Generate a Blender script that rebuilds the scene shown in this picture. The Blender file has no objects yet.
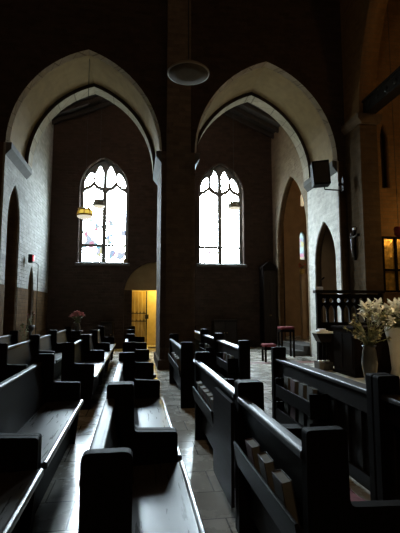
import bpy, bmesh, math, random
from mathutils import Vector, Matrix
random.seed(7)
SKY = 210.0
S = bpy.context.scene
C = S.collection
PI = math.pi

# ------------------------------------------------------------------ materials
def new_mat(name):
    m = bpy.data.materials.new(name); m.use_nodes = True
    nt = m.node_tree
    return m, nt, nt.nodes['Principled BSDF']

def nd(nt, t, **kw):
    n = nt.nodes.new(t)
    for k, v in kw.items():
        if k in n.inputs: n.inputs[k].default_value = v
        else: setattr(n, k, v)
    return n

def ramp(nt, fac, stops):
    r = nt.nodes.new('ShaderNodeValToRGB')
    e = r.color_ramp.elements
    while len(e) < len(stops): e.new(0.5)
    for i, (p, c) in enumerate(stops):
        e[i].position = p; e[i].color = (*c, 1)
    nt.links.new(fac, r.inputs['Fac'])
    return r.outputs['Color']

def simple(name, col, rough=.5, metal=0, spec=.5, var=.25, scale=6, bump=0.0, stretch=(1, 1, 1)):
    m, nt, b = new_mat(name)
    tc = nd(nt, 'ShaderNodeTexCoord'); mp = nd(nt, 'ShaderNodeMapping'); mp.inputs['Scale'].default_value = stretch
    nt.links.new(tc.outputs['Object'], mp.inputs['Vector'])
    no = nd(nt, 'ShaderNodeTexNoise', Scale=scale, Detail=5.0)
    nt.links.new(mp.outputs['Vector'], no.inputs['Vector'])
    lo = tuple(c * (1 - var) for c in col); hi = tuple(min(1, c * (1 + var)) for c in col)
    nt.links.new(ramp(nt, no.outputs['Fac'], [(.3, lo), (.7, hi)]), b.inputs['Base Color'])
    b.inputs['Roughness'].default_value = rough; b.inputs['Metallic'].default_value = metal
    b.inputs['Specular IOR Level'].default_value = spec
    if bump:
        bp = nd(nt, 'ShaderNodeBump', Strength=bump, Distance=.01)
        nt.links.new(no.outputs['Fac'], bp.inputs['Height']); nt.links.new(bp.outputs['Normal'], b.inputs['Normal'])
    return m

def wood(name, col, rough=.3, coat=.0, axis=1, spec=.5):
    st = [14, 14, 14]; st[axis] = .9
    m, nt, b = new_mat(name)
    tc = nd(nt, 'ShaderNodeTexCoord'); mp = nd(nt, 'ShaderNodeMapping'); mp.inputs['Scale'].default_value = st
    nt.links.new(tc.outputs['Object'], mp.inputs['Vector'])
    no = nd(nt, 'ShaderNodeTexNoise', Scale=3.0, Detail=6.0, Roughness=.6)
    nt.links.new(mp.outputs['Vector'], no.inputs['Vector'])
    nt.links.new(ramp(nt, no.outputs['Fac'], [(.3, tuple(c * .55 for c in col)), (.7, tuple(c * 1.35 for c in col))]), b.inputs['Base Color'])
    mr = nd(nt, 'ShaderNodeMapRange'); mr.inputs['To Min'].default_value = rough - .06; mr.inputs['To Max'].default_value = rough + .1
    nt.links.new(no.outputs['Fac'], mr.inputs['Value']); nt.links.new(mr.outputs['Result'], b.inputs['Roughness'])
    bp = nd(nt, 'ShaderNodeBump', Strength=.12, Distance=.004)
    nt.links.new(no.outputs['Fac'], bp.inputs['Height']); nt.links.new(bp.outputs['Normal'], b.inputs['Normal'])
    b.inputs['Coat Weight'].default_value = coat; b.inputs['Coat Roughness'].default_value = .28
    b.inputs['Specular IOR Level'].default_value = spec
    return m

def brick(name, c1, c2, mortar, bw=.30, bh=.10, bump=.6, rough=.9):
    m, nt, b = new_mat(name)
    tc = nd(nt, 'ShaderNodeTexCoord'); sp = nd(nt, 'ShaderNodeSeparateXYZ')
    nt.links.new(tc.outputs['Object'], sp.inputs[0])
    ad = nd(nt, 'ShaderNodeMath', operation='ADD')
    nt.links.new(sp.outputs['X'], ad.inputs[0]); nt.links.new(sp.outputs['Y'], ad.inputs[1])
    cb = nd(nt, 'ShaderNodeCombineXYZ')
    nt.links.new(ad.outputs[0], cb.inputs['X']); nt.links.new(sp.outputs['Z'], cb.inputs['Y'])
    br = nd(nt, 'ShaderNodeTexBrick'); br.inputs['Scale'].default_value = 1
    br.inputs['Brick Width'].default_value = bw; br.inputs['Row Height'].default_value = bh
    br.inputs['Mortar Size'].default_value = .009; br.inputs['Color1'].default_value = (*c1, 1)
    br.inputs['Color2'].default_value = (*c2, 1); br.inputs['Mortar'].default_value = (*mortar, 1)
    nt.links.new(cb.outputs[0], br.inputs['Vector'])
    no = nd(nt, 'ShaderNodeTexNoise', Scale=5.0, Detail=6.0, Distortion=.6)
    nt.links.new(tc.outputs['Object'], no.inputs['Vector'])
    mx = nd(nt, 'ShaderNodeMixRGB', blend_type='MULTIPLY'); mx.inputs['Fac'].default_value = .6
    nt.links.new(br.outputs['Color'], mx.inputs['Color1'])
    nt.links.new(ramp(nt, no.outputs['Fac'], [(.25, (.55, .55, .55)), (.75, (1, 1, 1))]), mx.inputs['Color2'])
    nt.links.new(mx.outputs[0], b.inputs['Base Color'])
    su = nd(nt, 'ShaderNodeMath', operation='SUBTRACT')
    nt.links.new(no.outputs['Fac'], su.inputs[0]); nt.links.new(br.outputs['Fac'], su.inputs[1])
    bp = nd(nt, 'ShaderNodeBump', Strength=min(1, bump), Distance=.02 * max(1, bump))
    nt.links.new(su.outputs[0], bp.inputs['Height']); nt.links.new(bp.outputs['Normal'], b.inputs['Normal'])
    b.inputs['Roughness'].default_value = rough; b.inputs['Specular IOR Level'].default_value = .04
    return m

def tiles(name):
    m, nt, b = new_mat(name)
    tc = nd(nt, 'ShaderNodeTexCoord')
    br = nd(nt, 'ShaderNodeTexBrick', offset=0.5); br.inputs['Scale'].default_value = 1
    br.inputs['Brick Width'].default_value = .42; br.inputs['Row Height'].default_value = .42
    br.inputs['Mortar Size'].default_value = .006
    br.inputs['Color1'].default_value = (.55, .51, .43, 1); br.inputs['Color2'].default_value = (.45, .415, .345, 1)
    br.inputs['Mortar'].default_value = (.12, .11, .095, 1)
    nt.links.new(tc.outputs['Object'], br.inputs['Vector'])
    no = nd(nt, 'ShaderNodeTexNoise', Scale=3.0, Detail=7.0, Roughness=.65)
    nt.links.new(tc.outputs['Object'], no.inputs['Vector'])
    mx = nd(nt, 'ShaderNodeMixRGB', blend_type='MULTIPLY'); mx.inputs['Fac'].default_value = .7
    nt.links.new(br.outputs['Color'], mx.inputs['Color1'])
    nt.links.new(ramp(nt, no.outputs['Fac'], [(.3, (.6, .6, .6)), (.7, (1, 1, 1))]), mx.inputs['Color2'])
    nt.links.new(mx.outputs[0], b.inputs['Base Color'])
    mr = nd(nt, 'ShaderNodeMapRange'); mr.inputs['To Min'].default_value = .18; mr.inputs['To Max'].default_value = .36
    nt.links.new(no.outputs['Fac'], mr.inputs['Value']); nt.links.new(mr.outputs['Result'], b.inputs['Roughness'])
    bp = nd(nt, 'ShaderNodeBump', Strength=.15, Distance=.006, invert=True)
    nt.links.new(br.outputs['Fac'], bp.inputs['Height']); nt.links.new(bp.outputs['Normal'], b.inputs['Normal'])
    return m

def glass_pane(name, clear, colour_amt, seed):
    """leaded glass that lets the daylight through: pale clear quarries, a few deeply tinted ones low down"""
    m, nt, b = new_mat(name)
    tc = nd(nt, 'ShaderNodeTexCoord'); sp = nd(nt, 'ShaderNodeSeparateXYZ')
    nt.links.new(tc.outputs['Object'], sp.inputs[0])
    mp = nd(nt, 'ShaderNodeMapping'); mp.inputs['Location'].default_value = (seed, 0, seed * 2.3)
    nt.links.new(tc.outputs['Object'], mp.inputs['Vector'])
    vo = nd(nt, 'ShaderNodeTexVoronoi', Scale=6.0); nt.links.new(mp.outputs[0], vo.inputs['Vector'])
    tint = ramp(nt, vo.outputs['Color'], [(.15, (.096, .058, .072)), (.35, (.092, .088, .096)), (.5, (.056, .086, .096)), (.62, (.096, .092, .066)), (.8, (.070, .079, .096))])
    no = nd(nt, 'ShaderNodeTexNoise', Scale=2.6, Detail=2.0); nt.links.new(mp.outputs[0], no.inputs['Vector'])
    mz = nd(nt, 'ShaderNodeMapRange'); mz.inputs['From Min'].default_value = 0; mz.inputs['From Max'].default_value = 4
    nt.links.new(sp.outputs['Z'], mz.inputs['Value'])
    zr = ramp(nt, mz.outputs[0], [(.0, (1,) * 3), (.44, (1,) * 3), (.45, (.0,) * 3), (1, (0,) * 3)])
    nr = ramp(nt, no.outputs['Fac'], [(1 - colour_amt - .01, (0,) * 3), (1 - colour_amt + .01, (1,) * 3)])
    mu = nd(nt, 'ShaderNodeMath', operation='MULTIPLY'); nt.links.new(zr, mu.inputs[0]); nt.links.new(nr, mu.inputs[1])
    m2 = nd(nt, 'ShaderNodeMath', operation='MULTIPLY'); nt.links.new(mu.outputs[0], m2.inputs[0]); m2.inputs[1].default_value = 1
    mx = nd(nt, 'ShaderNodeMixRGB'); mx.inputs['Color1'].default_value = (*clear, 1)
    nt.links.new(m2.outputs[0], mx.inputs['Fac']); nt.links.new(tint, mx.inputs['Color2'])
    tr = nd(nt, 'ShaderNodeBsdfTransparent'); nt.links.new(mx.outputs[0], tr.inputs['Color'])
    gl = nd(nt, 'ShaderNodeBsdfGlossy', Roughness=.1)
    ms = nd(nt, 'ShaderNodeMixShader'); ms.inputs[0].default_value = .04
    nt.links.new(tr.outputs[0], ms.inputs[1]); nt.links.new(gl.outputs[0], ms.inputs[2])
    nt.links.new(ms.outputs[0], nt.nodes['Material Output'].inputs['Surface'])
    return m

def emit(name, col, s):
    m, nt, b = new_mat(name)
    b.inputs['Base Color'].default_value = (*col, 1)
    b.inputs['Emission Color'].default_value = (*col, 1); b.inputs['Emission Strength'].default_value = s
    return m

M = {}
M['pew'] = wood('dark oak', (.011, .0082, .006), .5, spec=.09)
M['pew_end'] = wood('dark oak upright grain', (.007, .005, .004), .6, axis=2, spec=.03)
M['seat'] = wood('polished oak seat', (.026, .020, .014), .27, coat=.4, spec=.7)
M['rail'] = wood('worn oak rail', (.024, .020, .016), .46, spec=.4)
M['ebony'] = wood('ebonised wood', (.007, .005, .004), .8, axis=2, spec=.02)
M['sanctuary'] = simple('sanctuary stone', (.58, .53, .42), .4, var=.12, scale=2)
M['brownstone'] = simple('brown impost stone', (.10, .07, .045), .85, var=.15, spec=.1)
M['desk'] = wood('dark oak desk', (.015, .0105, .008), .5, axis=2, spec=.12)
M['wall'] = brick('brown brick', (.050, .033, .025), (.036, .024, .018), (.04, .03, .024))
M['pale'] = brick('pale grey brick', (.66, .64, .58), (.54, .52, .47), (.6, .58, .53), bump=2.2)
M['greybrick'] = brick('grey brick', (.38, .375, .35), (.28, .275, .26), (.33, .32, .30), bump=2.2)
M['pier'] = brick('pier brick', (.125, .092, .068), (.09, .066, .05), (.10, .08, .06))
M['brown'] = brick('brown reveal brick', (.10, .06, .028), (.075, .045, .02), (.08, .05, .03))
M['tan'] = brick('tan brick', (.24, .185, .125), (.19, .145, .10), (.2, .16, .11), bump=1.2)
M['stone'] = simple('arch limestone', (.20, .14, .068), .9, var=.12, scale=5, bump=.25, spec=.2)
M['voussoir'] = brick('voussoir stone', (.44, .39, .31), (.34, .30, .24), (.22, .19, .15), bw=.34, bh=.34, bump=.4)
M['impost'] = simple('impost stone', (.075, .072, .066), .85, var=.15, bump=.2, spec=.2)
M['floor'] = tiles('stone floor tiles')
M['redtile'] = simple('red clay tile', (.16, .06, .045), .45, var=.3, scale=12)
M['roof'] = wood('roof boards', (.025, .02, .017), .6, axis=1, spec=.2)
M['tracery'] = simple('grey window stone', (.20, .20, .20), .85, var=.15, bump=.2, spec=.2)
M['pane1'] = glass_pane('leaded glass with figures', (.88, .95, 1), .44, 3.1)
M['pane2'] = glass_pane('clear leaded glass', (.88, .95, 1), .36, 9.4)
M['pane3'] = glass_pane('green blue lancet glass', (.088, .104, .104), .5, 5.7)
M['black'] = simple('black plastic', (.006, .006, .007), .8, spec=.1, var=.1)
M['iron'] = simple('black iron', (.02, .02, .02), .5, metal=.6, var=.2)
M['brass'] = simple('aged brass', (.62, .42, .12), .35, metal=.9, var=.2)
M['pewter'] = simple('grey pewter', (.30, .28, .25), .5, metal=.5, var=.15)
M['amber'] = emit('amber glass', (1, .72, .12), .75)
M['greyglass'] = simple('frosted glass', (.45, .42, .36), .3, var=.1)
M['paleglass'] = emit('lit opal glass', (1, .93, .75), .7)
M['dish'] = simple('pale enamel', (.14, .11, .07), .5, var=.1)
M['dishin'] = simple('brown lamp underside', (.045, .03, .016), .9, var=.15, spec=.1)
M['cloth'] = simple('red velvet', (.14, .022, .026), .9, var=.3, scale=20, bump=.2, spec=.2)
M['redglass'] = emit('red glass', (.75, .06, .08), .3)
M['paper'] = simple('book pages', (.20, .19, .15), .8, var=.1, scale=30)
M['book'] = simple('hymnal cloth', (.07, .065, .05), .6, var=.2)
M['bookred'] = simple('red hymnal cloth', (.09, .03, .025), .6, var=.2)
M['marble'] = simple('white marble', (.75, .74, .70), .25, var=.08)
M['doorwood'] = wood('yellow oak door', (.40, .26, .07), .5, axis=2)
M['nichedoor'] = wood('brown door boards', (.085, .05, .022), 1.0, axis=2, spec=0)
M['pierbrick'] = brick('chancel pier brick', (.095, .062, .034), (.075, .05, .028), (.08, .06, .038))
M['plaster'] = simple('cream plaster', (.50, .40, .20), .8, var=.1)
M['gold'] = simple('gilded metal', (.75, .46, .12), .35, metal=.85, var=.45, scale=9, bump=.5)
M['leaf'] = simple('leaf green', (.10, .13, .04), .55, var=.4, scale=20)
M['stem'] = simple('stem green', (.14, .14, .06), .6, var=.3)
M['white'] = simple('white petal', (.72, .71, .63), .7, var=.12, scale=30)
M['pink'] = simple('pink petal', (.65, .28, .28), .7, var=.3, scale=30)
M['straw'] = simple('dried spray', (.30, .27, .13), .7, var=.4, scale=30)
M['vase'] = simple('grey ceramic', (.055, .055, .048), .35, var=.15)
M['vasew'] = simple('pale ceramic', (.42, .41, .36), .4, var=.1)
M['red'] = simple('red petals', (.5, .07, .04), .7, var=.3)
M['dullred'] = simple('dusky red petals', (.16, .04, .03), .8, var=.3)
M['figure'] = simple('carved figure', (.10, .085, .07), .45, var=.2)
M['whitepaint'] = simple('white paint', (.8, .8, .8), .4, var=.05)
M['chapel'] = simple('ochre plaster', (.30, .20, .11), .9, var=.15, scale=3, bump=.1, spec=.2)
M['chancel'] = brick('warm chancel brick', (.20, .11, .045), (.16, .09, .04), (.15, .10, .05))

# ------------------------------------------------------------------ mesh helpers
def arc(cx, cy, r, a0, a1, n):
    return [(cx + r * math.cos(a0 + (a1 - a0) * i / n), cy + r * math.sin(a0 + (a1 - a0) * i / n)) for i in range(n + 1)]

def rounded(pts, n=4):
    """pts: (x, y, radius); fillets each corner"""
    out = []; N = len(pts)
    for i in range(N):
        p = Vector(pts[i][:2]); r = pts[i][2] if len(pts[i]) > 2 else 0
        if r <= 0: out.append(tuple(p)); continue
        a = (Vector(pts[i - 1][:2]) - p).normalized(); b = (Vector(pts[(i + 1) % N][:2]) - p).normalized()
        ang = a.angle(b); d = r / math.tan(ang / 2)
        s = p + a * d; e = p + b * d
        for k in range(n + 1):
            t = k / n
            out.append(tuple((1 - t) ** 2 * s + 2 * t * (1 - t) * p + t * t * e))
    return out

class G:
    def __init__(s): s.bm = bmesh.new()
    def box(s, x0, x1, y0, y1, z0, z1):
        v = [s.bm.verts.new(p) for p in ((x0, y0, z0), (x1, y0, z0), (x1, y1, z0), (x0, y1, z0), (x0, y0, z1), (x1, y0, z1), (x1, y1, z1), (x0, y1, z1))]
        for f in ((3, 2, 1, 0), (4, 5, 6, 7), (0, 1, 5, 4), (1, 2, 6, 5), (2, 3, 7, 6), (3, 0, 4, 7)): s.bm.faces.new([v[i] for i in f])
        return s
    def prism(s, pts, axis, a0, a1):
        """polygon in the two other axes (x,z for 'y'; y,z for 'x'; x,y for 'z') swept along axis"""
        def P(p, a): return {'y': (p[0], a, p[1]), 'x': (a, p[0], p[1]), 'z': (p[0], p[1], a)}[axis]
        A = [s.bm.verts.new(P(p, a0)) for p in pts]; B = [s.bm.verts.new(P(p, a1)) for p in pts]
        n = len(pts)
        s.bm.faces.new(A); s.bm.faces.new(B[::-1])
        for i in range(n): s.bm.faces.new((A[i], B[i], B[(i + 1) % n], A[(i + 1) % n]))
        return s
    def loft(s, rings, closed=False):
        R = [[s.bm.verts.new(p) for p in r] for r in rings]
        n = len(R[0])
        for a, b in zip(R, R[1:]):
            for i in range(n if closed else n - 1): s.bm.faces.new((a[i], a[(i + 1) % n], b[(i + 1) % n], b[i]))
        return R
    def tube(s, pts, r, n=8, cap=True):
        pts = [Vector(p) for p in pts]; rr = r if isinstance(r, (list, tuple)) else [r] * len(pts)
        rings = []; up = None
        for i, p in enumerate(pts):
            d = (pts[min(i + 1, len(pts) - 1)] - pts[max(i - 1, 0)]).normalized()
            if up is None or abs(up.dot(d)) > .95: up = Vector((0, 0, 1)) if abs(d.z) < .9 else Vector((1, 0, 0))
            u = d.cross(up).normalized(); w = d.cross(u)
            rings.append([p + (u * math.cos(2 * PI * k / n) + w * math.sin(2 * PI * k / n)) * rr[i] for k in range(n)])
        R = s.loft(rings, True)
        if cap: s.bm.faces.new(R[0][::-1]); s.bm.faces.new(R[-1])
        return s
    def lathe(s, prof, c=(0, 0, 0), n=24):
        rings = [[(c[0] + max(r, 1e-4) * math.cos(2 * PI * k / n), c[1] + max(r, 1e-4) * math.sin(2 * PI * k / n), c[2] + z) for k in range(n)] for r, z in prof]
        R = s.loft(rings, True); s.bm.faces.new(R[0][::-1]); s.bm.faces.new(R[-1])
        return s
    def ball(s, c, r, sx=1, sy=1, sz=1, sub=2):
        g = bmesh.ops.create_icosphere(s.bm, subdivisions=sub, radius=r)
        for v in g['verts']: v.co = Vector((v.co.x * sx + c[0], v.co.y * sy + c[1], v.co.z * sz + c[2]))
        return s
    def petal(s, c, d, length, width, bend=.3):
        d = Vector(d).normalized(); side = d.cross(Vector((.13, .2, 1))).normalized(); nrm = side.cross(d)
        prev = None; c = Vector(c)
        for i in range(5):
            t = i / 4; w = width * math.sin(PI * (.12 + .82 * t)) * .5
            p = c + d * length * t + nrm * (-bend * length * t * t)
            a, b = s.bm.verts.new(p + side * w), s.bm.verts.new(p - side * w)
            if prev: s.bm.faces.new((prev[0], prev[1], b, a))
            prev = (a, b)
        return s
    def build(s, name, mat, parent=None, bevel=0, smooth=False):
        bmesh.ops.recalc_face_normals(s.bm, faces=s.bm.faces)
        big = [f for f in s.bm.faces if len(f.verts) > 4]
        if big: bmesh.ops.triangulate(s.bm, faces=big)
        me = bpy.data.meshes.new(name); s.bm.to_mesh(me); s.bm.free()
        me.materials.append(M[mat] if isinstance(mat, str) else mat)
        if smooth:
            for p in me.polygons: p.use_smooth = True
        o = bpy.data.objects.new(name, me); C.objects.link(o)
        if parent: o.parent = parent
        if bevel:
            b = o.modifiers.new('b', 'BEVEL'); b.width = bevel; b.segments = 2; b.limit_method = 'ANGLE'
        return o

def plate(name, outer, holes, axis, a0, a1, mat, parent=None):
    """flat slab with openings: 2D filled curve, thickened, turned upright along axis 'y' (x,z) or 'x' (y,z)"""
    cu = bpy.data.curves.new(name, 'CURVE'); cu.dimensions = '2D'; cu.fill_mode = 'BOTH'
    for poly in [outer] + list(holes):
        sp = cu.splines.new('POLY'); sp.points.add(len(poly) - 1); sp.use_cyclic_u = True
        for i, p in enumerate(poly): sp.points[i].co = (p[0], p[1], 0, 1)
    cu.extrude = abs(a1 - a0) / 2
    t = bpy.data.objects.new('tmp', cu); C.objects.link(t)
    dg = bpy.context.evaluated_depsgraph_get()
    me = bpy.data.meshes.new_from_object(t.evaluated_get(dg))
    bpy.data.objects.remove(t); bpy.data.curves.remove(cu)
    mid = (a0 + a1) / 2
    for v in me.vertices:
        u, w, e = v.co
        v.co = (u, mid + e, w) if axis == 'y' else (mid + e, u, w)
    bm = bmesh.new(); bm.from_mesh(me); bmesh.ops.remove_doubles(bm, verts=bm.verts, dist=1e-5)
    bmesh.ops.recalc_face_normals(bm, faces=bm.faces); bm.to_mesh(me); bm.free()
    me.name = name; me.materials.clear(); me.materials.append(M[mat])
    o = bpy.data.objects.new(name, me); C.objects.link(o)
    if parent: o.parent = parent
    return o

def struct(o): o['kind'] = 'structure'; return o
def thing(name, loc, label, cat, group=None, rot=0):
    o = bpy.data.objects.new(name, None); C.objects.link(o); o.location = loc; o.rotation_euler = (0, 0, rot)
    o.empty_display_size = .1
    return tag(o, label, cat, group)
def tag(o, label, cat, group=None):
    o['label'] = label; o['category'] = cat
    if group: o['group'] = group
    return o
def dup(root, loc, label, group=None, rot=None):
    r = root.copy(); C.objects.link(r); r.location = loc; r['label'] = label
    if group: r['group'] = group
    if rot is not None: r.rotation_euler = rot
    for ch in list(root.children):
        c = ch.copy(); C.objects.link(c); c.parent = r
        for g in list(ch.children):
            d = g.copy(); C.objects.link(d); d.parent = c
    return r

def gothic(x0, x1, spring, apex, off=0, n=14):
    """points of a pointed arch from (x0, spring) over the apex to (x1, spring); off > 0 grows outward"""
    w = x1 - x0; r = apex - spring; c = (w * w / 4 + r * r) / w; mid = (x0 + x1) / 2
    R = c + off
    a_end = math.acos(max(-1, min(1, (c - w / 2) / R)))
    L = [(x0 + c - R * math.cos(a_end * i / n), spring + R * math.sin(a_end * i / n)) for i in range(n + 1)]
    return L + [(2 * mid - x, z) for x, z in L[-2::-1]]

# ------------------------------------------------------------------ the room
XL, XR = -3.11, 5.30            # transept side walls
YF, YB, YW = 10.2, 12.1, 15.6   # arcade front, arcade back, window wall
SP, AP = 5.38, 7.90             # arch springing and apex
PX0, PX1 = .59, 1.44            # pier
ARCH = [(XL, PX0, AP), (PX1, XR, AP + .12)]

struct(G().box(-14, 13, -10, 18, -.2, 0).build('floor', 'floor'))
struct(G().box(XL, XR, 10.75, 11.1, 0, .004).build('trim_1', 'redtile'))

# arcade wall above the springing: front face, chamfer, soffit, inner order
def arcade():
    g = G(); top = 12.0
    def row(off): return [gothic(a, b, SP, ap, off) for a, b, ap in ARCH]
    layers = [(YF, .01), (YF + .13, -.05), (YB - .42, -.05), (YB - .42, -.15), (YB, -.15)]
    for k in range(2):
        g.loft([[(p[0], y, p[1]) for p in row(off)[k]] for y, off in layers])
    for y, off in ((YF, .01), (YB, -.15)):
        l, r = row(off)
        pts = [(XL - .5, SP)] + l + r + [(XR + .45, SP), (XR + .45, top), (XL - .5, top)]
        g.bm.faces.new([g.bm.verts.new((p[0], y, p[1])) for p in pts])
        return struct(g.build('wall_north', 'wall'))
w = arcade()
w.data.materials.append(M['stone']); w.data.materials.append(M['voussoir'])
for p in w.data.polygons:                     # dressed stone on the arches, brick on the faces
    n = p.normal; c = p.center
    if abs(n.y) < .2 and c.z < AP + .2 and c.z > SP and XL - .3 < c.x < XR + .3: p.material_index = 1 if c.y < YB - .42 else 2
    elif .2 < abs(n.y) < .95: p.material_index = 2
# pier between the arches with a shallow pilaster
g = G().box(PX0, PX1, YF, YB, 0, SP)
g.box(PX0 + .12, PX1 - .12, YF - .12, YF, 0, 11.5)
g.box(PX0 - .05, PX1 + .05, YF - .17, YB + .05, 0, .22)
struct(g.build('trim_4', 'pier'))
def impost(n, x0, x1):
    g = G()
    g.prism([(x0, SP - .30), (x1, SP - .30), (x1 + .13, SP - .14), (x1 + .13, SP + .01), (x0 - .13, SP + .01), (x0 - .13, SP - .14)], 'y', YF + .02, YB + .08)
    struct(g.build('trim_%d' % n, 'impost'))
impost(5, PX0, PX1); impost(6, XL - .3, XL); impost(7, XR, XR + .22)

# side walls of the transept (flush with the jambs) with their openings
def side(name, x0, x1, holes, matname, ya=None, yb=None):
    ya, yb = ya or YF, yb or YW + .5
    outer = [(ya, 0), (yb, 0), (yb, 9.2), (max(YB, ya), 9.2)] + ([(YB, SP), (ya, SP)] if ya < YB else [])
    if yb <= YB + .15: outer = [(ya, 0), (yb, 0), (yb, SP), (ya, SP)]
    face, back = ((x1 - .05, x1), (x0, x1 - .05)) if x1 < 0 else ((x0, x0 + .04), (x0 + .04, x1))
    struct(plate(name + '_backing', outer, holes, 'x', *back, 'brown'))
    return struct(plate(name, outer, holes, 'x', *face, matname))
def opening(y0, y1, sp, ap, base=-.001): return [(y0, base)] + gothic(y0, y1, sp, ap, 0, 10) + [(y1, base)]
side('wall_west', XL - .5, XL, [opening(10.6, 11.7, 3.6, 4.62), opening(12.85, 13.5, 2.0, 2.72)], 'greybrick')
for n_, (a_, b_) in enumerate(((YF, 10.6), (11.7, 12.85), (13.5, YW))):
    struct(G().box(XL, XL + .012, a_, b_, 0, 2.0).build('shade_band_west_%d' % (n_ + 1), 'brown'))  # dark brown bands put the wall's shade towards the floor into colour
side('wall_east_jamb', XR, XR + .2, [opening(10.46, 11.78, 2.75, 3.93)], 'pale', YF, YB + .1)
side('wall_east', XR, XR + .2, [opening(12.32, 15.05, 3.9, 6.1)], 'tan', YB + .1)
struct(G().box(XR, XR + .2, YB, YB + .1, SP, 9.2).build('wall_east_upper_jamb', 'tan'))
struct(G().box(XR + .2, XR + .45, YF, YF + .25, 0, SP).build('wall_east_return', 'wall'))
struct(G().box(XR + .2, XR + .45, YB, YW + .5, 8, 9.2).build('wall_east_upper', 'wall'))
def niche_door(n, x, y0, y1, sp, ap, sx, m):
    dd = struct(G().prism(opening(y0, y1, sp, ap, 0), 'x', x, x + .06 * sx).build('door_%d' % n, m))
    hd = G(); hd.ball((x - .03 * sx, y0 + .12, 1.05), .03); hd.build('door_handle', 'iron', dd)
    st_ = G()
    for zz in (.5, 1.9): st_.box(min(x, x - .01 * sx), max(x, x - .01 * sx), y0 + .1, y1 - .02, zz, zz + .05)
    st_.build('strap_hinge', 'iron', dd)
niche_door(2, XL - .30, 12.86, 13.49, 2.0, 2.72, -1, 'nichedoor')
# rooms seen through those openings
struct(G().box(XL - 2.0, XL - 1.9, 10.0, 14.2, 0, 5.6).build('wall_vestry', 'chapel'))
struct(G().box(XL - 1.9, XL - .5, 12.05, 12.15, 0, 5.6).build('wall_vestry_partition', 'chapel'))
struct(G().box(XL - 1.9, XL - .5, 14.1, 14.2, 0, 5.6).build('wall_vestry_end', 'chapel'))
struct(G().box(XL - 2.0, XL - .5, 10.2, 14.2, 5.6, 5.7).build('ceiling_vestry', 'roof'))
# the passage behind the small niche and the chapel behind the large opening
struct(G().box(XR + .2, 9.2, 12.0, 12.12, 0, 8).build('wall_chapel_south', 'chapel'))
struct(G().box(9.1, 9.2, 10.2, 17.4, 0, 8).build('wall_chapel_east', 'chapel'))
struct(G().box(XR + .2, XR + .45, YW + .5, 17.4, 0, 8).build('wall_chapel_west', 'chapel'))
struct(G().box(XR + .2, 9.2, 10.2, 17.4, 8, 8.1).build('ceiling_chapel', 'roof'))
CX, CW = 7.17, .15
lan = [(CX - CW, 3.55)] + gothic(CX - CW, CX + CW, 4.5, 4.85, 0, 6) + [(CX + CW, 3.55)]
struct(plate('wall_chapel_north', [(XR, 0), (9.2, 0), (9.2, 8), (XR, 8)], [lan], 'y', 17.1, 17.4, 'chapel'))
wn = struct(plate('window_3', [(CX - CW - .03, 3.5)] + gothic(CX - CW - .03, CX + CW + .03, 4.5, 4.9, 0, 6) + [(CX + CW + .03, 3.5)],
     [[(CX - CW, 3.58)] + gothic(CX - CW + .01, CX + CW - .01, 4.5, 4.82, 0, 6) + [(CX + CW, 3.58)]], 'y', 17.2, 17.26, 'tracery'))
pg = G(); pg.prism([(-CW, 0.05)] + gothic(-CW, CW, 1, 1.32, 0, 6) + [(CW, 0.05)], 'y', 17.24, 17.25)
pn = pg.build('pane', 'pane3', wn); pn.location = (CX, 0, 3.5)
struct(G().box(XR + .45, 9.1, 12.12, 17.1, 0, .3).build('floor_chapel', 'floor'))
st = G(); st.box(XR - .55, XR + .45, 12.34, 14.73, 0, .15); st.box(XR - .2, XR + .45, 12.34, 14.73, .15, .30)
struct(st.build('trim_8', 'impost'))

# window wall with two windows and the lit doorway
WIN = [(-1.21, 3.13), (3.25, 3.15)]
HW, WS, WA = .90, 2.78, 3.98
def wopen(cx, z, hw=HW): return [(cx - hw, z)] + gothic(cx - hw, cx + hw, z + WS, z + WA, 0, 12) + [(cx + hw, z)]
DX0, DX1 = -.42, 2.0
gable = [(XL - .5, 0), (XR + .45, 0), (XR + .45, 8.2), (1.1, 10.4), (XL - .5, 8.2)]
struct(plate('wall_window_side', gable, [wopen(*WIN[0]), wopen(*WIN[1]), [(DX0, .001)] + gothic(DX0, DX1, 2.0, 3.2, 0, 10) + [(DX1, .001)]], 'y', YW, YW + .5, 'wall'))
def light_poly(s):
    a = [(.075, .72), (.075, 2.72), (.14, 2.80), (.24, 2.84), (.33, 2.88), (.43, 3.0), (.53, 2.88), (.62, 2.84), (.72, 2.80), (.785, 2.72), (.785, .72)]
    b = [(.075, .07), (.075, .64), (.785, .64), (.785, .07)]
    c = [(.07, 2.92), (.13, 2.93), (.25, 2.97), (.36, 3.10), (.36, 3.48), (.29, 3.60), (.25, 3.72), (.20, 3.78), (.15, 3.72), (.12, 3.62), (.07, 3.54)]
    d = [(.44, 3.14), (.52, 3.02), (.64, 2.95), (.75, 2.90), (.77, 3.0), (.755, 3.14), (.68, 3.32), (.58, 3.46), (.51, 3.50), (.44, 3.44)]
    return [[(s * u, v) for u, v in p] for p in (a, b, c, d)]
for i, (cx, z) in enumerate(WIN):
    fr = struct(plate('window_%d' % (i + 1), wopen(0, 0, HW - .003), light_poly(1) + light_poly(-1), 'y', .34, .46, 'tracery'))
    fr.location = (cx, YW, z)
    p = G(); p.prism(wopen(0, 0, HW - .02), 'y', .40, .41)
    p.build('pane', 'pane%d' % (i + 1), fr)
    b = G()
    for zz in (1.45, 2.15): b.box(-.80, .80, .385, .395, zz, zz + .014)
    b.build('saddle_bar', 'iron', fr)
    sl = G(); sl.prism([(-.06, -.12), (.5, -.12), (.5, 0), (0, 0), (-.06, -.04)], 'x', -HW - .08, HW + .08)
    sl.build('window_sill', 'impost', fr)
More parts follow.
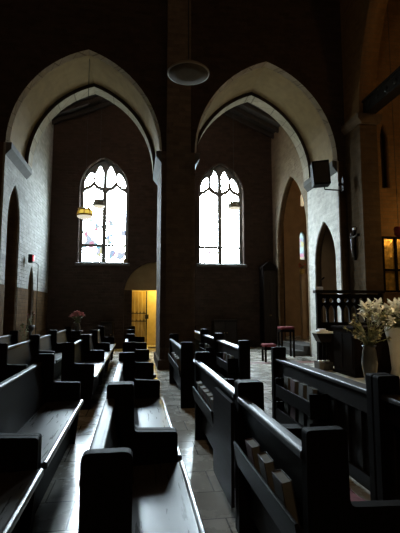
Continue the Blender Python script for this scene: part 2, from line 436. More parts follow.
# doorway: tympanum, vestibule, leaves, lamp
ty = [(DX0 - .05, 2.13), (DX1 + .05, 2.13), (DX1 + .05, 3.3), (DX0 - .05, 3.3)]
struct(plate('wall_tympanum', ty, [], 'y', YW + .3, YW + .42, 'stone'))
struct(G().box(DX0 - .05, -.13, YW + .3, YW + .42, 0, 2.13).build('trim_9', 'wall'))
v = G(); v.box(-.5, 2.1, 17.2, 17.3, 0, 2.6); v.box(-.6, -.5, YW + .5, 17.3, 0, 2.6); v.box(2.1, 2.2, YW + .5, 17.3, 0, 2.6); v.box(-.6, 2.2, YW + .5, 17.3, 2.6, 2.7)
struct(v.build('wall_vestibule', 'plaster'))
d = bpy.data.objects.new('door_1', None); C.objects.link(d); d.location = (-.15, 16.38, 0); struct(d)
for k in range(4):
    pz = G(); pz.box(.005 + k * .139, .122 + k * .139, 0, .045, .03, 2.1); pz.build('door_panel', 'doorwood', d, .004)
hg = G()
for zz in (.95, 1.25):
    hg.box(.0, .55, -.008, -.001, zz, zz + .03)
    for k in range(4): hg.ball((.065 + k * .139, -.01, zz + .06), .022)
hg.build('strap_hinge', 'iron', d)
lk = G(); lk.box(.555, .60, -.02, .05, .0, 2.12); lk.box(.53, .66, -.05, -.02, 1.05, 1.22); lk.build('lock_post', 'iron', d)

# transept roof: two slopes of boards and rafters
def slope(name, sx):
    xe, ze, xr_, zr = (XL - .6, 8.05, 1.1, 10.15) if sx < 0 else (XR + .6, 8.05, 1.1, 10.15)
    g = G(); g.prism([(xe, ze), (xr_, zr), (xr_, zr + .1), (xe, ze + .1)], 'y', YB - .05, YW + .2)
    struct(g.build(name, 'roof'))
    for k in range(6):
        y = YB + .35 + k * .56
        r = G(); r.prism([(xe, ze - .02), (xr_, zr - .02), (xr_, zr - .17), (xe, ze - .17)], 'y', y, y + .11)
        struct(r.build('trim_%d' % (20 + k + (6 if sx > 0 else 0)), 'roof'))
slope('ceiling_transept_west', -1); slope('ceiling_transept_east', 1)

# nave walls, roof, chancel
struct(G().box(-14, XL - .5, YF, YF + .5, 0, 12).build('wall_nave_north', 'wall'))
struct(G().box(XR + .45, 13, YF + .02, YF + .4, 0, 12).build('wall_chancel_back', 'wall'))
struct(G().box(-14, 13, -10.3, -10, 0, 12).build('wall_south', 'wall'))
struct(G().box(-14.3, -14, -10.3, 10.7, 0, 12).build('wall_nave_west', 'wall'))
struct(G().box(13, 13.3, -10.3, 10.7, 0, 12).build('wall_chancel_east', 'chancel'))
struct(G().box(-14.3, 13.3, -10.3, YB + .1, 12, 12.25).build('ceiling', 'roof'))
# chancel arch pier and wall
PCX, PCX1 = 5.55, 6.02
g = G().box(PCX, PCX1, 9.45, YF + .02, 0, 6.1)
struct(g.build('trim_10', 'pierbrick'))
g = G(); g.prism([(PCX - .02, 6.1), (PCX1 + .02, 6.1), (PCX1 + .1, 6.22), (PCX1 + .1, 6.34), (PCX - .1, 6.34), (PCX - .1, 6.22)], 'y', 9.34, YF)
struct(g.build('trim_11', 'brownstone'))
ca = [(YF, 6.34), (9.45, 6.34)] + [(y, z) for y, z in gothic(-4, 9.45, 6.34, 11.3, 0, 16)[::-1]] + [(-10, 6.34), (-10, 12), (YF, 12)]
struct(plate('wall_chancel_arch', ca, [], 'x', PCX, PCX1, 'chancel'))
lanc = [(6.42, 4.62)] + gothic(6.42, 6.66, 5.9, 6.45, 0, 6) + [(6.66, 4.62)]
struct(plate('wall_chancel_north', [(PCX1, 0), (13, 0), (13, 12), (PCX1, 12)], [lanc], 'y', 9.95, YF + .01, 'chancel'))
pf = G(); pf.box(3.5, 13, -4, 9.1, 0, .15)
struct(pf.build('floor_chancel', 'sanctuary'))
# rood beam across the chancel opening
rb = thing('rood_beam', (5.8, 9.4, 6.34), 'dark carved wooden beam rising across the chancel arch at upper right', 'beam')
g = G(); g.box(-.14, .14, -13.1, .1, .0, .30); g.box(-.18, .18, -13.1, .1, .30, .36); g.build('beam', 'pew', rb)
g = G()
for k in range(30): g.ball((-.145, -.25 - k * .35, .15), .07, .35, 1, 1, 1)
g.build('carved_boss', 'pew', rb)

# ------------------------------------------------------------------ pews
P_H, A_H, S_H, B_H = .94, .635, .45, .85
def end_profile(arm=True):
    if arm:
        return rounded([(-.17, 0, 0), (-.17, P_H, .02), (0, P_H, .02), (.005, A_H + .01, .03), (.28, A_H, .025), (.28, .40, .04), (.24, .0, 0)])
    return rounded([(-.17, 0, 0), (-.17, P_H, .03), (0, P_H, .03), (.0, .42, 0), (.05, .40, 0), (.05, 0, 0)])
def pew(x, y0, y1, label, rack=None, bracket=None, near_arm=True):
    r = thing('church_pew', (x, y0 + .003, 0), label, 'pew', 'dark wooden church pews'); L = y1 - y0 - .006; t = .05
    G().prism(end_profile(near_arm), 'y', 0, t).build('end_panel', 'pew_end', r, .003)
    G().prism(end_profile(), 'y', L - t, L).build('end_panel', 'pew_end', r, .003)
    s = rounded([(-.07, .405, 0), (.27, .41, .0), (.315, .415, .018), (.315, .452, .018), (.20, .447, 0), (-.066, .437, 0)])
    G().prism(s, 'y', t, L - t).build('seat', 'seat', r)
    nose = G().prism(rounded([(.285, .41, .018), (.32, .41, .018), (.32, .457, .018), (.285, .457, .018)]), 'y', t + .002, L - t - .002)
    nose.build('seat_nosing', 'seat', r)
    G().prism([(-.10, .12), (-.075, .12), (-.066, .45), (-.128, .816), (-.155, .816), (-.091, .45)], 'y', t, L - t).build('backrest', 'pew', r)
    G().prism(rounded([(-.178, .815, .012), (-.115, .815, .012), (-.115, .853, .018), (-.178, .853, .018)]), 'y', t, L - t).build('top_rail', 'rail', r)
    G().box(.17, .195, t, L - t, .02, .41).build('seat_apron', 'pew_end', r)
    if rack:
        a, b = rack[0], min(rack[1], L - t)
        k = G(); k.prism([(-.164, .44), (-.094, .44), (-.096, .456), (-.164, .456)], 'y', a, b)
        k.prism(rounded([(-.182, .43, .0), (-.165, .43, 0), (-.190, .575, .006), (-.207, .575, .006)]), 'y', a, b)
        k.build('book_rack', 'pew', r, .003)
    return r

NEAR = [2.80, 4.77]; FAR = [6.25, 8.28, 10.05, 12.2]   # a cross aisle parts the two blocks
def row(x, nodes, desc, racks=None, near_arm=True):
    n = len(nodes) - 1; out = []
    for i, (a, b) in enumerate(zip(nodes, nodes[1:])):
        o = 'only' if n == 1 else ('nearer' if i == 0 else 'farther') if n == 2 else ['nearest', 'middle', 'farthest'][i]
        rk = (racks or {}).get(i)
        out.append(pew(x, a, b, 'dark wooden pew, %s one %s' % (o, desc), *(rk or (None, None)), near_arm=near_arm or i > 0))
    return out
RX = dict(A=.835, M=0, L=-.85, LL=-1.76, LLL=-2.6, F=1.735)
RA = row(RX['A'], [1.60, 2.75, 4.70], 'in the red cushioned front row', {0: ((.05, 2), None), 1: ((.74, 2), None)})
row(RX['A'], [6.12, 8.2], 'in front of the pier, beyond the cross aisle', {0: ((.05, 3), None)})
# tall rounded back support on the second pew
G().prism(rounded([(.052, .12, .01), (.052, .79, .01), (.70, .79, .10), (.70, .12, .03)]), 'x', -.195, -.172).build('back_support', 'pew', RA[1], .006)
RM = row(RX['M'], [1.46] + NEAR, 'left of the tiled passage, near side of cross aisle', None, near_arm=False)
row(RX['M'], FAR, 'in the row leading to the lit doorway')
row(RX['L'], [.95] + NEAR, 'at left foreground beside the bright floor strip')
row(RX['L'], FAR, 'left of the doorway row, beyond cross aisle')
row(RX['LL'], NEAR, 'at the left edge, second row left of bright strip')
row(RX['LL'], FAR, 'in the second row from the left wall')
row(RX['LLL'], FAR[:3], 'in the row closest to the left wall')
# cushions on the front pew seats
def cushion(y0, y1, label):
    g = G(); n = 10; rings = []
    for i in range(n + 1):
        y = y0 + (y1 - y0) * i / n; e = .012 if i in (0, n) else 0
        zt = .500 - e + .006 * math.sin(i * 1.7)
        rings.append([(x, y, z) for x, z in rounded([(-.05, .459, .01), (.27, .459, .01), (.28, zt, .02), (.10, zt + .006, .02), (-.052, zt, .02)])])
    R = g.loft(rings, True); g.bm.faces.new(R[0]); g.bm.faces.new(R[-1][::-1])
    o = g.build('seat_cushion', 'cloth', None, 0, True); o.location = (RX['A'], 0, 0)
    tag(o, label, 'cushion', 'red pew cushions')
cushion(1.67, 2.25, 'dark red seat cushion on the front pew nearest the camera, near half')
cushion(2.27, 2.68, 'dark red seat cushion on the front pew nearest the camera, far half')
cushion(2.83, 4.64, 'long dark red cushion on the second nearest front pew seat')

# hymnals
def hymnal(loc, label, mat, group, tilt=0, h=.205):
    r = thing('hymnal', loc, label, 'book', group); r.rotation_euler = (0, tilt, 0)
    c = G(); c.box(-.025, -.021, 0, .13, 0, h); c.box(.021, .025, 0, .13, 0, h); c.box(-.025, .025, .13, .135, 0, h)
    c.build('cover', mat, r, .002)
    G().box(-.0205, .0205, .004, .129, .004, h - .006).build('pages', 'paper', r)
    return r
PROTO = {}
def books(x, ys, z, where, tilt=-.17, grp=None):
    n = len(ys)
    for i, y in enumerate(ys):
        pos = ['nearest the camera', 'second from the camera', 'third from the camera', 'fourth from the camera', 'fifth from the camera', 'sixth from the camera'][i] if i < n - 1 or n == 1 else 'farthest from the camera'
        lab = 'hymnal %s in %s' % (pos, where)
        mat = 'book' if i % 3 != 2 else 'bookred'
        if mat not in PROTO: PROTO[mat] = hymnal((x, y, z), lab, mat, grp or 'hymnals in the pew racks', tilt)
        else: dup(PROTO[mat], (x, y, z), lab, grp or 'hymnals in the pew racks', (0, tilt + random.uniform(-.015, .015), random.uniform(-.05, .05)))
bx = -.137
books(RX['A'] + bx, [1.83, 2.07, 2.31], .4625, 'the rack behind the near front pew')
books(RX['A'] + bx, [3.53, 3.70, 3.88, 4.06, 4.30], .4625, 'the rack beyond the rounded back board')
books(RX['A'] + bx, [6.55, 6.75, 7.02, 7.35], .4625, 'the rack of the pew before the pier')
# prayer desks in front of the first row
def desk(y0, y1, label, rack=None, x=1.70):
    r = thing('prayer_desk', (x, y0, 0), label, 'prayer desk'); L = y1 - y0
    for y in (0, L - .07):
        G().prism(rounded([(0, 0, 0), (0, P_H, .02), (.17, P_H, .02), (.17, 0, 0)]), 'y', y, y + .07).build('end_post', 'pew_end', r, .006)
    G().box(.09, .115, .07, L - .07, .05, .775).build('front_panel', 'desk', r)
    G().prism(rounded([(.02, .775, .01), (.155, .775, .01), (.155, .812, .015), (.02, .812, .015)]), 'y', .07, L - .07).build('top_rail', 'rail', r)
    G().box(.06, .089, .07, L - .07, .62, .774).build('frieze_board', 'desk', r, .004)
    n = max(3, int(L / .22))
    for k in range(n + 1):
        yy = .07 + (L - .14 - .05) * k / n
        G().box(.07, .089, yy, yy + .05, .16, .619).build('stile', 'desk', r, .004)
    G().box(.06, .089, .07, L - .07, .05, .159).build('plinth_board', 'desk', r, .004)
    if rack:
        a, b = rack
        for z in (.44, .18):
            k = G(); k.box(-.10, .055, a, b, z, z + .02); k.box(-.12, -.10, a, b, z, z + .13)
            k.box(-.12, .055, a - .025, a, z - .02, z + .20); k.box(-.12, .055, b, b + .025, z - .02, z + .20)
            k.build('book_shelf', 'pew_end', r, .003)
    return r
desk(2.88, 5.15, 'dark panelled prayer desk with two book shelves before the red cushioned pews', (.85, 1.75))
for a, b, d_, rk in ((6.27, 8.32, 'nearest', (.3, 1.2)), (8.34, 10.08, 'middle', (.3, 1.2)), (10.1, 12.2, 'farthest', None)):
    desk(a, b, 'dark prayer desk right of the pier, %s of three in line' % d_, rk, RX['F'] - .165)
desk(.95, 2.86, 'dark panelled prayer desk at the right edge of the photo')
for z, w in ((.465, 'upper'), (.205, 'lower')):
    if w == 'upper': books(1.57 - .035, [6.65, 6.88, 7.12], z, 'the nearest pier side desk, %s rack' % w, .05, 'hymnals on the far prayer desks')
    if w == 'upper': books(1.57 - .035, [8.75, 9.1], z, 'the middle pier side desk, %s rack' % w, .05, 'hymnals on the far prayer desks')
    books(1.70 - .035, [3.80, 4.02, 4.24, 4.44], z, 'the %s prayer desk shelf' % w, .05, 'hymnals on the prayer desk')

# ------------------------------------------------------------------ lamps and hanging things
def crown_lamp(loc, top, label, glass, r, name='hanging_lantern'):
    metal = 'brass' if glass == 'amber' else 'pewter'
    o = thing(name, loc, label, 'lantern')
    g = G(); g.lathe([(r, .03), (r * 1.04, .05), (r, .07)], n=16); g.lathe([(r * .80, .17), (r * .84, .19), (r * .80, .21)], n=16)
    for k in range(8):
        a = 2 * PI * k / 8; u, v_ = math.cos(a), math.sin(a)
        g.tube([(r * u, r * v_, .06), (r * .82 * u, r * .82 * v_, .18)], .012, 6)
        g.tube([(r * .8 * u, r * .8 * v_, .20), (r * .45 * u, r * .45 * v_, .25), (0, 0, .42)], .006, 5)
        g.ball((r * .82 * u, r * .82 * v_, .22), .018, sub=1)
    g.build('crown_frame', metal, o)
    G().lathe([(r * .95, .065), (r * .78, .175)], n=16).build('glass_shade', glass, o, 0, True)
    G().lathe([(.0, -.04), (r * .5, -.032), (r * .85, -.005), (r * .93, .03)], n=16).build('bowl', 'paleglass', o, 0, True)
    G().tube([(0, 0, .42), (0, 0, top - loc[2])], .008, 6).build('chain', 'iron', o)
    return o
crown_lamp((-1.27, 10.5, 3.68), 8.0, 'gold crown shaped hanging lantern with yellow glass before the left window', 'amber', .20)
crown_lamp((-1.16, 13.0, 4.56), 8.98, 'smaller grey hanging lantern behind the gold one at left window', 'greyglass', .19)
crown_lamp((3.12, 13.0, 4.66), 9.1, 'grey hanging lantern in front of the right window', 'greyglass', .20)
o = thing('dish_lamp', (.93, 7.5, 5.88), 'round shallow pendant dish lamp hanging before the pier top', 'lamp')
G().lathe([(.385, -.012), (.40, -.004), (.40, .02), (.33, .075), (.1, .12), (.05, .16)], n=40).build('dish', 'dish', o, 0, True)
G().lathe([(.378, -.006), (.376, -.016), (.2, -.022), (.0, -.025)], n=40).build('diffuser', 'dishin', o, 0, True)
G().tube([(0, 0, .15), (0, 0, 11.99 - 5.88)], .012, 8).build('rod', 'iron', o)
# loudspeaker on the right jamb
o = thing('loudspeaker', (4.70, 9.96, 4.58), 'black box loudspeaker hung at the springing of the right arch', 'loudspeaker', rot=-.25)
g = G(); g.prism(rounded([(-.20, .0, .02), (-.24, .62, .02), (.19, .66, .02), (.23, .03, .02)]), 'y', -.16, .16); g.build('cabinet', 'black', o, .01)
G().box(-.18, .18, -.175, -.161, .06, .59).build('grille', 'iron', o)
b = G(); b.tube([(.08, 0, 0), (.10, .0, -.08), (.50, .05, -.1), (.50, .1, .06)], .018, 8); b.box(.47, .595, .08, .13, .04, .10); b.box(.575, .60, .04, .2, -.1, .26); b.build('bracket', 'black', o)
# red lantern on a hooked pole by the left wall
o = thing('lantern_pole', (-2.88, 12.55, 0), 'thin dark pole with hooked red lantern by the pale left wall', 'lantern')
G().tube([(.04, .25, .03), (.04, .25, 2.72), (.0, .12, 2.76), (-.06, -.05, 2.76)], .011, 8).build('pole', 'iron', o)
G().lathe([(.14, 0), (.14, .02), (.03, .05)], (.04, .25, 0), 16).build('base', 'iron', o)
G().box(-.16, -.05, -.13, .02, 2.74, 2.98).build('lantern_case', 'black', o, .01)
G().box(-.05, -.012, -.11, .0, 2.79, 2.96).build('red_glass', 'redglass', o)

# ------------------------------------------------------------------ things by the window wall
def cabinet(loc, w, dpt, h, label, cat='cabinet', name='low_cabinet', doors=2):
    o = thing(name, loc, label, cat)
    G().box(0, w, 0, dpt, .06, h - .04).build('carcass', 'pew_end', o, .006)
    G().box(-.02, w + .02, -.03, dpt, h - .04, h).build('top', 'pew', o, .006)
    G().box(.03, w - .03, .02, dpt - .02, 0, .06).build('plinth', 'pew_end', o)
    for k in range(doors):
        a = .02 + k * (w - .04) / doors; b_ = .02 + (k + 1) * (w - .04) / doors
        dd = G(); dd.box(a + .005, b_ - .005, -.022, -.001, .1, h - .07)
        dd = dd.build('door', 'desk', o, .005)
        G().ball(((b_ - .05) if k == 0 else (a + .05), -.035, h * .55), .014).build('knob', 'brass', dd)
    return o
cabinet((2.83, 15.05, 0), .86, .5, 1.03, 'low dark wooden cabinet under the right window')
cabinet((-1.18, 15.05, 0), .42, .5, .98, 'narrow dark wooden cabinet under the left window', doors=1)
o = thing('tall_cupboard', (4.72, 14.98, 0), 'tall dark wooden cupboard in the corner right of the right window', 'cupboard')
G().box(0, .5, .1, .6, .08, 2.95).build('carcass', 'pew_end', o, .01)
G().prism(rounded([(-.03, 2.95, 0), (.53, 2.95, 0), (.53, 3.02, 0), (.25, 3.24, .1), (-.03, 3.02, 0)]), 'y', .07, .6).build('cornice', 'pew_end', o, .006)
G().box(-.03, .53, .07, .6, 0, .08).build('plinth', 'pew_end', o)
for k in range(2):
    dd = G().box(.02 + k * .235, .245 + k * .235, .075, .099, .14, 2.85).build('door', 'desk', o, .006)
    G().ball((.225 + k * .05, .06, 1.2), .014).build('knob', 'brass', dd)
# red topped stools
def stool(loc, w, h, label):
    o = thing('kneeling_stool', loc, label, 'stool', 'red topped stools')
    for sx in (0, w - .05):
        for sy in (0, .27): G().box(sx, sx + .05, sy, sy + .05, 0, h - .08).build('leg', 'pew_end', o, .004)
    G().box(0, w, 0, .32, h - .16, h - .08).build('seat_frame', 'pew_end', o, .004)
    G().box(-.01, w + .01, -.01, .33, h - .079, h).build('cushion', 'cloth', o, .03)
stool((3.46, 11.0, 0), .32, .48, 'low stool with red cushion left of the taller red stool')
stool((4.28, 12.0, 0), .42, .90, 'taller stool with red cushion near the chapel steps')

# ------------------------------------------------------------------ flowers
def blossom_mesh(kind, c, s):
    g = G(); c = Vector(c)
    if kind == 'lily':
        ax = Vector((random.uniform(-1, 1), random.uniform(-1, .3), random.uniform(-.1, .9))).normalized()
        u = ax.orthogonal().normalized(); w_ = ax.cross(u)
        for k in range(6):
            a = 2 * PI * k / 6; g.petal(c, ax * .8 + (u * math.cos(a) + w_ * math.sin(a)) * .75, s, s * .5, .25)
        g.tube([c, c - ax * s * .4], [s * .14, s * .05], 6)
    else:
        for k in range(14):
            z = random.uniform(-.2, 1); a = random.uniform(0, 2 * PI); q = math.sqrt(max(0, 1 - z * z))
            g.petal(c, (q * math.cos(a), q * math.sin(a), z), s * .7, s * .55, .5)
        g.ball(c, s * .35, sub=1)
    return g
def bouquet(name, loc, label, vprof, vmat, stems, kind, fmat, size, leafy=12, cat='flowers', spray=0):
    o = thing(name, loc, label, cat)
    G().lathe(vprof, n=24).build('vase', vmat, o, 0, True)
    top = vprof[-1][1] - .02; sg = G(); lg = G()
    for (x, y, z) in stems:
        mid = Vector((x * .35, y * .35, top + (z - top) * .55))
        sg.tube([(x * .05, y * .05, top - .05), mid, (x, y, z)], .006, 5)
        for k in range(leafy):
            t = random.uniform(.1, .95); p = Vector((0, 0, top)).lerp(mid, min(1, t * 2)) if t < .5 else mid.lerp(Vector((x, y, z)), t * 2 - 1)
            lg.petal(p, (random.uniform(-1, 1), random.uniform(-1, 1), random.uniform(-.2, .9)), size * random.uniform(.8, 1.5), size * .35, .5)
    sg.build('stems', 'stem', o); lg.build('leaves', 'leaf', o)
    for (x, y, z) in stems: blossom_mesh(kind, (x, y, z), size).build('blossom', fmat, o)
    return o
rnd = lambda s: random.uniform(-s, s)
bouquet('lily_arrangement', (4.66, 7.0, .15), 'tall pale vase of white flowers at the right edge', [(.16, 0), (.15, .03), (.10, .2), (.13, .6), (.20, .92), (.19, .95), (.15, .92)], 'vasew',
        [(-.5 + rnd(.1), rnd(.25), 1.26 + rnd(.1)) for _ in range(6)] + [(-.28 + rnd(.16), -.15 + rnd(.25), 1.18 + rnd(.14)) for _ in range(9)] + [(.05 + rnd(.25), rnd(.25), 1.30 + rnd(.12)) for _ in range(13)] + [(.3 + rnd(.15), rnd(.2), 1.2 + rnd(.15)) for _ in range(8)], 'lily', 'white', .14, 3)
bouquet('spray_arrangement', (3.62, 6.15, .15), 'dark vase of wispy greenish dried sprays behind the prayer desk post', [(.12, 0), (.12, .03), (.07, .1), (.12, .42), (.10, .62), (.085, .66), (.11, .7), (.08, .69)], 'vase',
        [(rnd(.3), rnd(.22), 1.0 + rnd(.22)) for _ in range(40)], 'rose', 'straw', .05, 9)
# pink roses on a dark stand by the left pews
ps = thing('flower_stand', (-1.84, 12.75, 0), 'dark square wooden stand under the pink flowers', 'stand')
G().box(-.32, .32, -.2, .2, .76, .80).build('top', 'pew', ps, .006)
G().box(-.27, .27, -.16, .16, .60, .759).build('apron', 'pew_end', ps)
for sx in (-.28, .23):
    for sy in (-.17, .12): G().box(sx, sx + .05, sy, sy + .05, 0, .599).build('leg', 'pew_end', ps)
bouquet('pink_bouquet', (-1.66, 12.7, .80), 'small vase of pink flowers on the dark stand at left', [(.07, 0), (.09, .05), (.075, .16), (.06, .2), (.07, .22), (.055, .21)], 'vase',
        [(.20 * math.cos(k * 2.4) * math.sqrt(k / 18), .14 * math.sin(k * 2.4) * math.sqrt(k / 18), .54 - .13 * k / 18) for k in range(18)], 'rose', 'pink', .085, 4)
# plants by the left wall niche
bouquet('potted_plant', (-2.86, 11.6, 0), 'dark leafy potted plant against the pale left wall', [(.12, 0), (.16, .25), (.17, .27), (.13, .26)], 'vase',
        [(rnd(.12), rnd(.14), 1.0 + rnd(.16)) for _ in range(8)], 'rose', 'leaf', .05, 8, 'plant')
bouquet('tall_flower_stand', (-2.86, 12.25, 0), 'slim pedestal of small reddish flowers beneath the red lantern', [(.14, 0), (.14, .03), (.03, .06), (.03, .78), (.10, .86), (.11, .98), (.09, .97)], 'iron',
        [(rnd(.11), rnd(.11), 1.27 + rnd(.1)) for _ in range(9)], 'rose', 'dullred', .05, 4)
# chapel things seen through the large side arch
bouquet('red_flower_bracket', (6.35, 15.3, 2.75), 'red flowers below the small lancet window in the side chapel', [(.03, 0), (.09, .04), (.10, .2), (.08, .19)], 'brass',
        [(rnd(.13), rnd(.1), .42 + rnd(.12)) for _ in range(9)], 'rose', 'red', .06, 3)
G().box(6.28, 6.42, 15.2, 15.4, .3, 2.75).build('flower_pedestal', 'chapel')
tag(bpy.data.objects['flower_pedestal'], 'slender ochre pedestal carrying red flowers in the side chapel', 'pedestal')
o = thing('candle_lamp', (6.3, 15.0, 5.38), 'small pale tube pendant lamp hanging in the side chapel arch', 'lamp')
G().lathe([(.05, 0), (.06, .02), (.06, .4), (.04, .44)], n=12).build('lamp_shade', emit('tube lamp glass', (1, .8, .5), .5), o, 0, True)
G().tube([(0, 0, .43), (0, 0, 8.0 - 5.38)], .008, 6).build('cord', 'iron', o)

# ------------------------------------------------------------------ chancel furniture
# carved tracery screen
o = thing('carved_screen', (3.95, 8.75, .15), 'dark carved wooden screen with pierced tracery behind the flowers', 'screen')
W, H = 1.58, 1.69
holes = []
nb = 8; bw_ = (W - .16) / nb
for k in range(nb):
    x0 = .08 + k * bw_ + .02; x1 = .08 + (k + 1) * bw_ - .02; m_ = (x0 + x1) / 2
    holes.append([(x0, .98)] + gothic(x0, x1, 1.22, 1.36, 0, 5) + [(x1, .98)])
    holes.append(arc(m_, 1.46, .052, 0, 2 * PI * 15 / 16, 15))
plate('tracery', [(0.07, .95), (W - .07, .95), (W - .07, 1.60), (0.07, 1.60)], holes, 'y', 0, .05, 'pew_end', o)
for x in (0, W - .07): G().box(x, x + .07, -.02, .07, 0, 1.62).build('post', 'pew_end', o, .005)
G().box(-.04, W + .04, -.05, .1, 1.621, 1.69).build('top_rail', 'pew', o, .01)
G().box(.07, W - .07, .005, .045, .03, .949).build('lower_panel', 'pew_end', o)
# altar chest
o = thing('altar_chest', (4.05, 7.38, .15), 'large plain dark chest standing before the carved screen', 'chest')
G().box(0, 1.2, 0, .85, .06, .88).build('body', 'ebony', o, .008)
G().box(-.03, 1.23, -.03, .88, .88, .93).build('lid', 'ebony', o, .01)
G().box(-.02, 1.22, -.02, .87, 0, .06).build('plinth', 'ebony', o, .005)
for k in range(2): G().box(-.012, -.001, .06 + k * .4, .40 + k * .4, .14, .80).build('side_panel', 'ebony', o, .004)
# credence table with balusters
o = thing('credence_table', (3.74, 8.33, .15), 'small marble topped side table with dark balusters left of the chest', 'table')
G().box(0, .40, 0, .30, .76, .80).build('marble_top', 'marble', o, .008)
G().prism([(.10, .58), (.32, .58), (.40, .74), (.395, .759), (.01, .759), (.02, .74)], 'y', .03, .27).build('corbel', 'pew', o, .004)
for k in range(3):
    G().lathe([(.022, .20), (.03, .23), (.018, .3), (.03, .40), (.018, .52), (.03, .58)], (.12 + k * .085, .15, 0), 12).build('baluster', 'pew_end', o, 0, True)
    G().lathe([(.04, .165), (.045, .18), (.025, .20)], (.12 + k * .085, .15, 0), 12).build('baluster_foot', 'marble', o, 0, True)
G().box(.05, .36, .02, .28, .0, .165).build('plinth', 'impost', o, .006)
o = thing('folded_linen', (3.93, 8.48, .95), 'small white folded linen on the marble topped side table', 'linen')
G().box(-.11, .10, -.09, .09, .0, .025).build('lower_fold', 'whitepaint', o, .01); G().box(-.08, .06, -.07, .06, .0255, .055).build('upper_fold', 'whitepaint', o, .01)
# reading lamp / microphone at the screen corner
o = thing('gooseneck_microphone', (4.02, 8.76, 1.841), 'gooseneck microphone with white base on the carved screen corner', 'microphone')
G().box(-.10, .08, -.05, .05, 0, .07).build('base', 'whitepaint', o, .015)
G().tube([(0, 0, .06), (.02, 0, .15), (.04, 0, .20), (.09, 0, .25)], .008, 8).build('gooseneck', 'iron', o)
G().tube([(.08, 0, .24), (.13, 0, .28)], .016, 8).build('head', 'black', o)
# crucifix on the chancel pier
o = thing('crucifix', (5.545, 9.86, 2.66), 'dark crucifix with carved figure on the pale chancel pier', 'crucifix')
G().box(-.04, -.001, -.03, .03, 0, .86).build('upright', 'pew_end', o, .004)
G().box(-.04, -.001, -.21, .21, .60, .66).build('crossbar', 'pew_end', o, .004)
f = G()
f.tube([(-.075, 0, .08), (-.08, .0, .22), (-.085, .015, .34), (-.08, 0, .42), (-.075, 0, .52), (-.07, 0, .60)], [.022, .028, .035, .045, .055, .03], 10)
for s in (-1, 1): f.tube([(-.07, s * .03, .57), (-.065, s * .09, .60), (-.055, s * .18, .63)], [.022, .016, .012], 8)
f.tube([(-.075, 0, .59), (-.085, .005, .63)], .018, 8); f.ball((-.09, .005, .67), .04, 1, .85, 1.15)
f.build('carved_figure', 'figure', o, 0, True)
G().box(-.045, -.004, -.05, .05, .78, .84).build('title_board', 'whitepaint', o)
# gilded screen with dark bars on chancel wall
o = thing('gilded_screen', (6.28, 9.86, 1.85), 'glowing gilded screen with dark bars on the chancel wall', 'screen')
G().box(0, 1.5, .04, .085, 0, 1.45).build('gilded_panel', 'gold', o)
for x in (0, .36, .74, 1.1, 1.45): G().box(x, x + .05, -.02, .039, 0, 1.45).build('vertical_bar', 'pew_end', o)
for z in (0, .55, 1.40): G().box(.051, 1.449, -.015, .035, z, z + .05).build('horizontal_bar', 'pew_end', o)
g = G()
for k in range(26): g.ball((random.uniform(.1, 1.4), .035, random.uniform(.1, 1.35)), random.uniform(.025, .05), 1, .4, 1.2, 1)
g.build('gilded_ornament', 'gold', o)
o = thing('red_sanctuary_lamp', (6.45, 9.4, 3.2), 'red glass hanging lamp above the gilded screen', 'lamp')
G().lathe([(.03, 0), (.10, .06), (.11, .2), (.09, .26)], n=16).build('glass', 'cloth', o, 0, True)
G().tube([(0, 0, .25), (0, 0, 8.8)], .006, 6).build('chain', 'iron', o)

# ------------------------------------------------------------------ lamps and added fills that light the place
def lamp(name, loc, power, col, size=.15, kind='POINT', rot=None):
    l = bpy.data.lights.new(name, kind); l.energy = power; l.color = col
    if kind in ('POINT', 'SPOT'): l.shadow_soft_size = size
    else: l.size = size
    o = bpy.data.objects.new(name, l); C.objects.link(o); o.location = loc
    if rot: o.rotation_euler = rot
    return o
lamp('doorway_bulb', (.74, 16.14, 2.0), 40, (1, .72, .12), .05)
lamp('vestibule_bulb', (1.2, 16.9, 2.3), 70, (1, .75, .2), .08)
lamp('chancel_pendant', (7.5, 5.5, 7.0), 60, (1, .55, .18), .3)
sp_ = lamp('sanctuary_fill_spot', (5.2, 6.2, 8.5), 2600, (1, .74, .42), .2, 'SPOT')  # unseen spot, added to brighten the chancel floor and flowers
sp_.data.spot_size = math.radians(42); sp_.data.spot_blend = .6
lamp('chancel_reredos_light', (7.2, 8.9, 3.6), 26, (1, .6, .2), .1)
lamp('chapel_bulb', (7.6, 14.2, 6.5), 22, (1, .62, .3), .15)
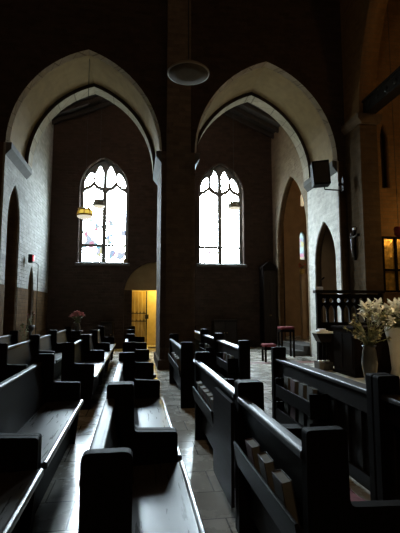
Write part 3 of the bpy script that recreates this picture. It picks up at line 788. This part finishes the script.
lamp('vestry_bulb', (-4.5, 11.0, 5.0), 5, (1, .6, .3), .1)
lamp('nave_fill_light', (-2, -3, 9.5), 280, (1, .68, .4), .5)  # unseen warm fill added behind the camera for the nave walls

wd = bpy.data.worlds.new('World'); S.world = wd; wd.use_nodes = True
nt = wd.node_tree; bg = nt.nodes['Background']
tc = nd(nt, 'ShaderNodeTexCoord'); sp = nd(nt, 'ShaderNodeSeparateXYZ'); nt.links.new(tc.outputs['Generated'], sp.inputs[0])
mr = nd(nt, 'ShaderNodeMapRange'); mr.inputs['From Min'].default_value = -1; mr.inputs['From Max'].default_value = 1
nt.links.new(sp.outputs['Z'], mr.inputs['Value'])
nt.links.new(ramp(nt, mr.outputs[0], [(0, (.05, .05, .04)), (.488, (.07, .07, .055)), (.51, (.46, .48, .48)), (.62, (.50, .525, .525)), (1, (.50, .53, .55))]), bg.inputs['Color'])
bg.inputs['Strength'].default_value = SKY
def portal(name, x, y, z, w, h):
    l = bpy.data.lights.new(name, 'AREA'); l.shape = 'RECTANGLE'; l.size = w; l.size_y = h; l.cycles.is_portal = True
    o = bpy.data.objects.new(name, l); C.objects.link(o); o.location = (x, y, z); o.rotation_euler = (-PI / 2, 0, 0)
for i, (cx, z) in enumerate(WIN): portal('window_daylight_%d' % (i + 1), cx, YW + .33, z + WA / 2, 2 * HW, WA)
portal('lancet_daylight', CX, 17.19, 4.2, .34, 1.4)

# ------------------------------------------------------------------ camera
f = 418.0
cam = bpy.data.cameras.new('Camera'); cam.sensor_width = 36; cam.lens = f / 533 * 36; cam.clip_start = .05
co = bpy.data.objects.new('Camera', cam); C.objects.link(co); S.camera = co
co.location = (0, 0, 1.41)
co.rotation_euler = (math.radians(90 + 5.873), 0, math.radians(-8.753))
S.view_settings.view_transform = 'Standard'; S.view_settings.look = 'None'
S.view_settings.exposure = 0; S.view_settings.gamma = 1; S.view_settings.use_curve_mapping = False
S.cycles.max_bounces = 10; S.cycles.diffuse_bounces = 6
S.cycles.use_denoising = True
S.cycles.sample_clamp_indirect = 6
